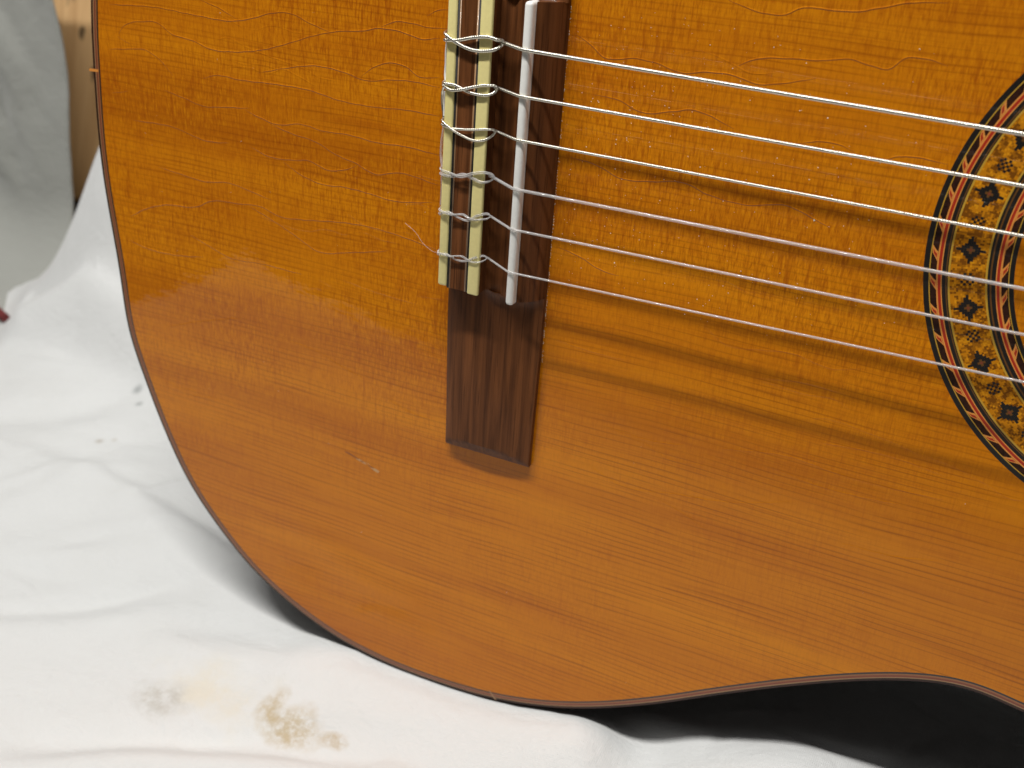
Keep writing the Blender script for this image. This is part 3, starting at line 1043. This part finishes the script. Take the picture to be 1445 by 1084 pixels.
chip['label'] = 'small dark and cream chip in the lacquer'

# ------------------------------------------------------------------ dust on the top
bb = MB()


def grain(x, y, z, r):
    a = rng.uniform(0, 6)
    vs = [(x + r * rng.uniform(.6, 1.3) * math.cos(a + k * 1.57), y + r * rng.uniform(.6, 1.3) * math.sin(a + k * 1.57), z) for k in range(4)] + [(x, y, z + r * 0.8)]
    bb.add(vs, [(0, 1, 4), (1, 2, 4), (2, 3, 4), (3, 0, 4)])


for k in range(330):
    x = 8 + abs(rng.normal(0, 52))
    y = rng.uniform(-36, 40)
    if x > 100: continue
    grain(x, y, float(zs(x, y)) + 0.001, 0.07 + 0.10 * rng.random() ** 2)
for k in range(60):
    x = rng.uniform(-145, 130)
    y = rng.uniform(-165, 30)
    if (-25 < x < 9 and abs(y) < 97) or not in_poly((x, y), inner_poly): continue
    grain(x, y, float(zs(x, y)) + 0.001, 0.06 + 0.11 * rng.random() ** 3)
for k in range(170):
    y = rng.uniform(-60, 40)
    x = 7.05 + abs(rng.normal(0, 0.16))
    grain(x, y, float(zs(x, y)) + 0.001, rng.uniform(0.06, 0.17))
for px, r in (((1149, 311), .32), ((1168, 167), .2), ((867, 371), .24), ((988, 236), .16), ((770, 371), .30)):
    x, y = on_board([px])[0, :2]
    grain(x, y, float(zs(x, y)) + 0.001, r)
dust = mesh_obj('dust', bb.v, bb.f, M['white'], None)
dust.matrix_world = gm
tag(dust, 'pale dust specks scattered over the top under the strings', 'dust', kind='stuff')

# ------------------------------------------------------------------ white cloth
XR = 430.0
Y0, Y1 = -470.0, 215.0
nxc, nyc = 330, 280
yy = np.linspace(Y0, Y1, nyc + 1)
xl = np.interp(yy, [-470, -380, -200, 0, 45, 100, 215], [-402, -392, -372, -350, -348, -392, -392]) + 5 * np.sin(yy / 31.0) * 0.6
ss = np.linspace(0, 1, nxc + 1)
X = xl[:, None] + (XR - xl)[:, None] * ss[None, :]
front = np.interp(X, [-410, -240, 0, 160, 430], [-530, -445, -390, -345, -330]) + 5 * np.sin(X / 33.0)
Y = Y1 + (front - Y1) * ((Y1 - yy) / (Y1 - Y0))[:, None]


def seg_dist(X, Y, line):
    best = np.full(X.shape, 1e9)
    sd = np.zeros(X.shape)
    tt = np.zeros(X.shape)
    L = [np.hypot(b_[0] - a_[0], b_[1] - a_[1]) for a_, b_ in zip(line[:-1], line[1:])]
    acc = 0
    for (a_, b_), l in zip(zip(line[:-1], line[1:]), L):
        dx, dy = (b_[0] - a_[0]) / l, (b_[1] - a_[1]) / l
        t = np.clip((X - a_[0]) * dx + (Y - a_[1]) * dy, 0, l)
        ex, ey = X - a_[0] - t * dx, Y - a_[1] - t * dy
        d = np.hypot(ex, ey)
        m_ = d < best
        best = np.where(m_, d, best)
        sd = np.where(m_, np.sign(dx * ey - dy * ex) * d, sd)
        tt = np.where(m_, (acc + t) / sum(L), tt)
        acc += l
    return best, sd, tt


def gnd(px):
    return [tuple(q[:2]) for q in on_plane(px, 2, 0.0)]


H = np.zeros_like(X)
H += 1.6 * np.sin(X / 46 + 1.1 * np.sin(Y / 61)) * np.sin(Y / 53 + 0.6) + 0.9 * np.sin(X / 23 - Y / 31 + 2 * np.sin(Y / 90))
H += 0.55 * np.sin(X / 11 + Y / 17 + 2 * np.sin(X / 60)) + 0.40 * np.sin(Y / 9 - X / 27 + 1.5 * np.sin(Y / 44))
for _k in range(70):                # small random creases
    cx_, cy_ = rng.uniform(-330, 200), rng.uniform(-260, 40)
    an, ln_, wd_ = rng.normal(0.25, 0.5), rng.uniform(14, 46), rng.uniform(2.6, 6.5)
    du = (X - cx_) * math.cos(an) + (Y - cy_) * math.sin(an)
    dv = -(X - cx_) * math.sin(an) + (Y - cy_) * math.cos(an) + 0.006 * du * du * rng.normal(0, 1)
    H += rng.uniform(0.7, 2.3) * (1 if rng.random() < 0.6 else -1) * np.exp(-(du / ln_) ** 2) * np.exp(-(dv / wd_) ** 2)
for line, hgt, w1, w2 in (([(0, 1050), (250, 1048), (420, 1062), (560, 1070), (700, 1084)], -3.6, 7, 9),
                          ([(-40, 1085), (220, 1075), (420, 1092), (640, 1110)], 3.2, 9, 9),
                          ([(560, 972), (640, 1012), (760, 1040), (850, 1090)], 3.4, 9, 10),
                          ([(590, 962), (700, 1008), (790, 1020)], -1.8, 5, 5),
                          ([(-40, 868), (120, 852), (290, 822)], -2.6, 5, 13),
                          ([(-60, 885), (120, 872), (300, 845)], 2.2, 12, 10),
                          ([(40, 640), (180, 700), (330, 800), (460, 870), (520, 920)], 3.8, 7, 20),
                          ([(-20, 770), (120, 780), (240, 790)], 1.4, 12, 12),
                          ([(-60, 735), (90, 690), (200, 640)], 2.2, 11, 14),
                          ([(-60, 590), (90, 580), (190, 560)], -3.0, 12, 14),
                          ([(200, 900), (330, 935), (470, 965)], 2.0, 9, 9),
                          ([(870, 1015), (930, 1050), (1010, 1100)], 3.0, 8, 9)):
    d, sd, t = seg_dist(X, Y, gnd(line))
    wv = np.where(sd > 0, w1, w2)
    H += 1.75 * hgt * np.exp(-(d / wv) ** 2) * np.sin(np.clip(t, 0.02, 0.98) * math.pi) ** 0.5
# roll of cloth at the far left and the mound behind the tail of the guitar
d, sd, t = seg_dist(X, Y, [(-372, 30), (-330, 52), (-285, 58), (-235, 44), (-160, 40)])
H += 9 * np.exp(-(d / 14) ** 2)
d, sd, t = seg_dist(X, Y, [(-345, 70), (-300, 78), (-250, 66), (-180, 58)])
H -= 10 * np.exp(-(d / 9) ** 2)
mound = (112 + 60 * sstep((X + 300) / 120)) * sstep((X + 388 + 6 * np.sin(Y / 17)) / 108) * np.where(X < -150, sstep((Y - 34 + 18 * sstep((X + 290) / 140)) / 84), sstep((Y - 16) / 38)) * (1 - sstep((Y - 150) / 60))
mound *= 1 + 0.05 * np.sin(X / 15 + Y / 40)
H += mound
# padding in front of the lower bout, and the dip below the waist
H += 3.0 * sstep((X - 60) / 30) * sstep((Y + 190) / 90)
H += 26.0 * sstep((X - 72) / 75) * np.exp(-((Y + 98) / 46.0) ** 2)
# keep clear of the guitar: everything under the body stays below its lower side
ow = to_world(np.column_stack([OUT, np.zeros(NO)]))
lowhalf = ow[OUT[:, 1] < 0]
lowhalf = lowhalf[np.argsort(lowhalf[:, 0])]
bx_ = np.arange(-112, 280, 4.0)
bz = np.array([lowhalf[np.abs(lowhalf[:, 0] - q) < 6][:, 2].min() if np.any(np.abs(lowhalf[:, 0] - q) < 6) else 200 for q in bx_])
lim = np.interp(X, bx_, bz, left=400, right=90) - 0.087 * (Y + 95)
inside = (Y > -99) & (Y < 12) & (X > -114) & (X < 290)
# the cloth is bunched up against the lower bout, then falls away towards the waist
front_z = np.interp(X, bx_, bz, left=60, right=90)
win = sstep((X + 48) / 36) * (1 - sstep((X - 66) / 36))
pad = np.clip(front_z + 0.6, 0, 21) * win * np.exp(-(np.minimum(Y + 100, 0) / 24.0) ** 2 - (np.maximum(Y + 100, 0) / 20.0) ** 2)
H = np.maximum(H, 0) * (1 - win * np.exp(-((Y + 100) / 24.0) ** 2)) + np.minimum(H, 0) * 0 + np.where(H < 0, H * (1 - win), 0) + pad
cap_ = lim - 0.3
H = np.where(inside, np.minimum(H, cap_), H)
soft = (Y > -112) & (Y <= -99) & (X > -114)
H = np.where(soft, np.minimum(H, lim + 1.2 + (-99 - Y) * 0.5), H)
# free borders settle on the floor
edge_d = np.minimum.reduce([X - xl[:, None] + 3, XR - X + 3, Y - front + 3, Y1 - Y + 3])
H = H * sstep(edge_d / 26) + (FLOOR + 0.9) * (1 - sstep(edge_d / 26))
H = np.maximum(H, FLOOR + 0.8)
vsc = np.stack([X, Y, H], 2).reshape(-1, 3)
n1 = nxc + 1
fsc = [(j * n1 + i, j * n1 + i + 1, (j + 1) * n1 + i + 1, (j + 1) * n1 + i) for j in range(nyc) for i in range(nxc)]


def gs(px):
    q = on_plane([px], 2, 1.5)[0]
    return float(q[0] / 1000), float(q[1] / 1000)


S1, S2, S3, S4, S5 = gs((408, 1030)), gs((474, 1050)), gs((228, 985)), gs((310, 975)), gs((388, 1000))
STAINS = [(*S4, 0.034, 0.016, (0.70, 0.63, 0.48), 0.75, 60, 0.9),
          (*S3, 0.014, 0.011, (0.42, 0.39, 0.33), 0.75, 260, 0.9),
          (*S1, 0.0135, 0.0105, (0.43, 0.31, 0.125), 0.92, 260, 0.75),
          (*S5, 0.0060, 0.0080, (0.43, 0.31, 0.125), 0.80, 260, 0.8),
          (*S2, 0.0070, 0.0045, (0.42, 0.29, 0.11), 0.85, 300, 0.7)]
SPECK = [(*gs((195, 553)), 0.0030, (0.10, 0.12, 0.12)), (*gs((196, 569)), 0.0024, (0.16, 0.18, 0.17)), (*gs((139, 617)), 0.0024, (0.32, 0.26, 0.18)),
         (*gs((160, 615)), 0.0018, (0.5, 0.46, 0.4))]
M['cloth'] = cloth_material('white_cotton', (0.690, 0.698, 0.690), STAINS, SPECK)
cloth = mesh_obj('white_cloth', vsc, fsc, M['cloth'], guitar=False, smooth=180)
sol = cloth.modifiers.new('thickness', 'SOLIDIFY')
sol.thickness = 0.0006
sol.offset = -1
tag(cloth, 'rumpled white cotton cloth with brown stains spread under the guitar', 'cloth')

# ------------------------------------------------------------------ background: grey fabric, plank, red cord
M['grey'] = cloth_material('grey_fabric', (0.36, 0.365, 0.335), weave=0.0009)
nu, nv = 110, 90
vs, fs = [], []
for j in range(nv + 1):
    t = j / nv
    # profile: pools forward over the floor, climbs, then folds back over the top and hangs down behind
    if t < 0.25:
        py, pz = -60 + t / 0.25 * 165, 0.0
    elif t < 0.38:
        a = (t - 0.25) / 0.13 * math.pi / 2
        py, pz = 105 + 45 * math.sin(a), 45 * (1 - math.cos(a))
    elif t < 0.72:
        py, pz = 150.0, 45 + (t - 0.38) / 0.34 * 185
    elif t < 0.80:
        a = (t - 0.72) / 0.08 * math.pi
        py, pz = 168 - 18 * math.cos(a), 230 + 18 * math.sin(a)
    else:
        py, pz = 186.0, 230 * (1 - (t - 0.80) / 0.20)
    rise = float(sstep(pz / 60))
    for i in range(nu + 1):
        s_ = i / nu
        xr_ = float(np.interp(py, yy, xl)) - 1.5 if t < 0.25 else -384 + 19 * float(sstep((pz - 10) / 150)) - 46 * float(sstep((t - 0.72) / 0.08))
        x = -780 + s_ * (780 + xr_)
        k = (0.25 + 0.75 * rise) * (1 - 0.85 * float(sstep((s_ - 0.78) / 0.22)))
        f1 = (20 * noise.fractal(Vector((x / 52 + pz / 120, pz / 170, 1.7)), 0.8, 2.1, 4) + 4 * math.sin(x / 15 + pz / 70)) * (1.0 if t < 0.72 else 0.25)
        y = py + f1 * k * rise
        z = FLOOR + 1.5 + pz + (1 - rise) * (2.5 + 2.5 * math.sin(x / 17 + py / 13)) * float(sstep(t / 0.05)) * (1 - float(sstep((s_ - 0.9) / 0.1)))
        vs.append((x, y, z))
for j in range(nv):
    for i in range(nu):
        fs.append((j * (nu + 1) + i, j * (nu + 1) + i + 1, (j + 1) * (nu + 1) + i + 1, (j + 1) * (nu + 1) + i))
gf = mesh_obj('grey_drape', vs, fs, M['grey'], guitar=False, smooth=180)
sol = gf.modifiers.new('thickness', 'SOLIDIFY')
sol.thickness = 0.0012
tag(gf, 'grey crumpled fabric hanging to the floor beyond the white cloth', 'fabric')

mw_ = NT('raw_pine')
gr = mw_.noise((120, 120, 7), 4, 0.6, dist=0.4)
cc = mw_.ramp(gr, [(0.3, (0.58, 0.34, 0.15)), (0.6, (0.74, 0.48, 0.23)), (0.8, (0.80, 0.56, 0.30))])
kn = mw_.smooth(mw_.noise((70, 70, 38), 2, 0.5), 0.64, 0.70)
cc = mw_.mix(mw_.math('MULTIPLY', kn, 0.85), cc, (0.10, 0.06, 0.03))
mw_.p(Base_Color=cc, Roughness=0.65)
me = bpy.data.meshes.new('wooden_plank')
bm = bmesh.new()
bmesh.ops.create_cube(bm, size=1.0)
for v in bm.verts:
    v.co = Vector((v.co.x * 0.20, v.co.y * 0.035, v.co.z * 0.52))
bmesh.ops.bevel(bm, geom=bm.edges[:], offset=0.003, segments=2, affect='EDGES')
bm.to_mesh(me)
bm.free()
me.materials.append(mw_.mat)
plank = bpy.data.objects.new('wooden_plank', me)
col.objects.link(plank)
plank.rotation_euler = (math.radians(-20), 0, 0)
plank.location = (-0.405, 0.315, 0.2505 + FLOOR / 1000)
tag(plank, 'upright pine plank with dark marks standing between grey fabric and guitar', 'plank')

bb = MB()
cp = [on_plane([q], 2, FLOOR + h)[0] for q, h in (((-90, 412), 8.0), ((-45, 412), 8.0), ((-18, 428), 7.5), ((8, 449), 6.5))]
bb.tube(spline(cp, 2), 2.6, 10)
cord = bb.build('red_cord', plain('dark_red_cord', (0.16, 0.02, 0.02), 0.7), None, 60, guitar=False)
tag(cord, 'dark red cord end lying on the grey fabric beside the white cloth', 'cord')
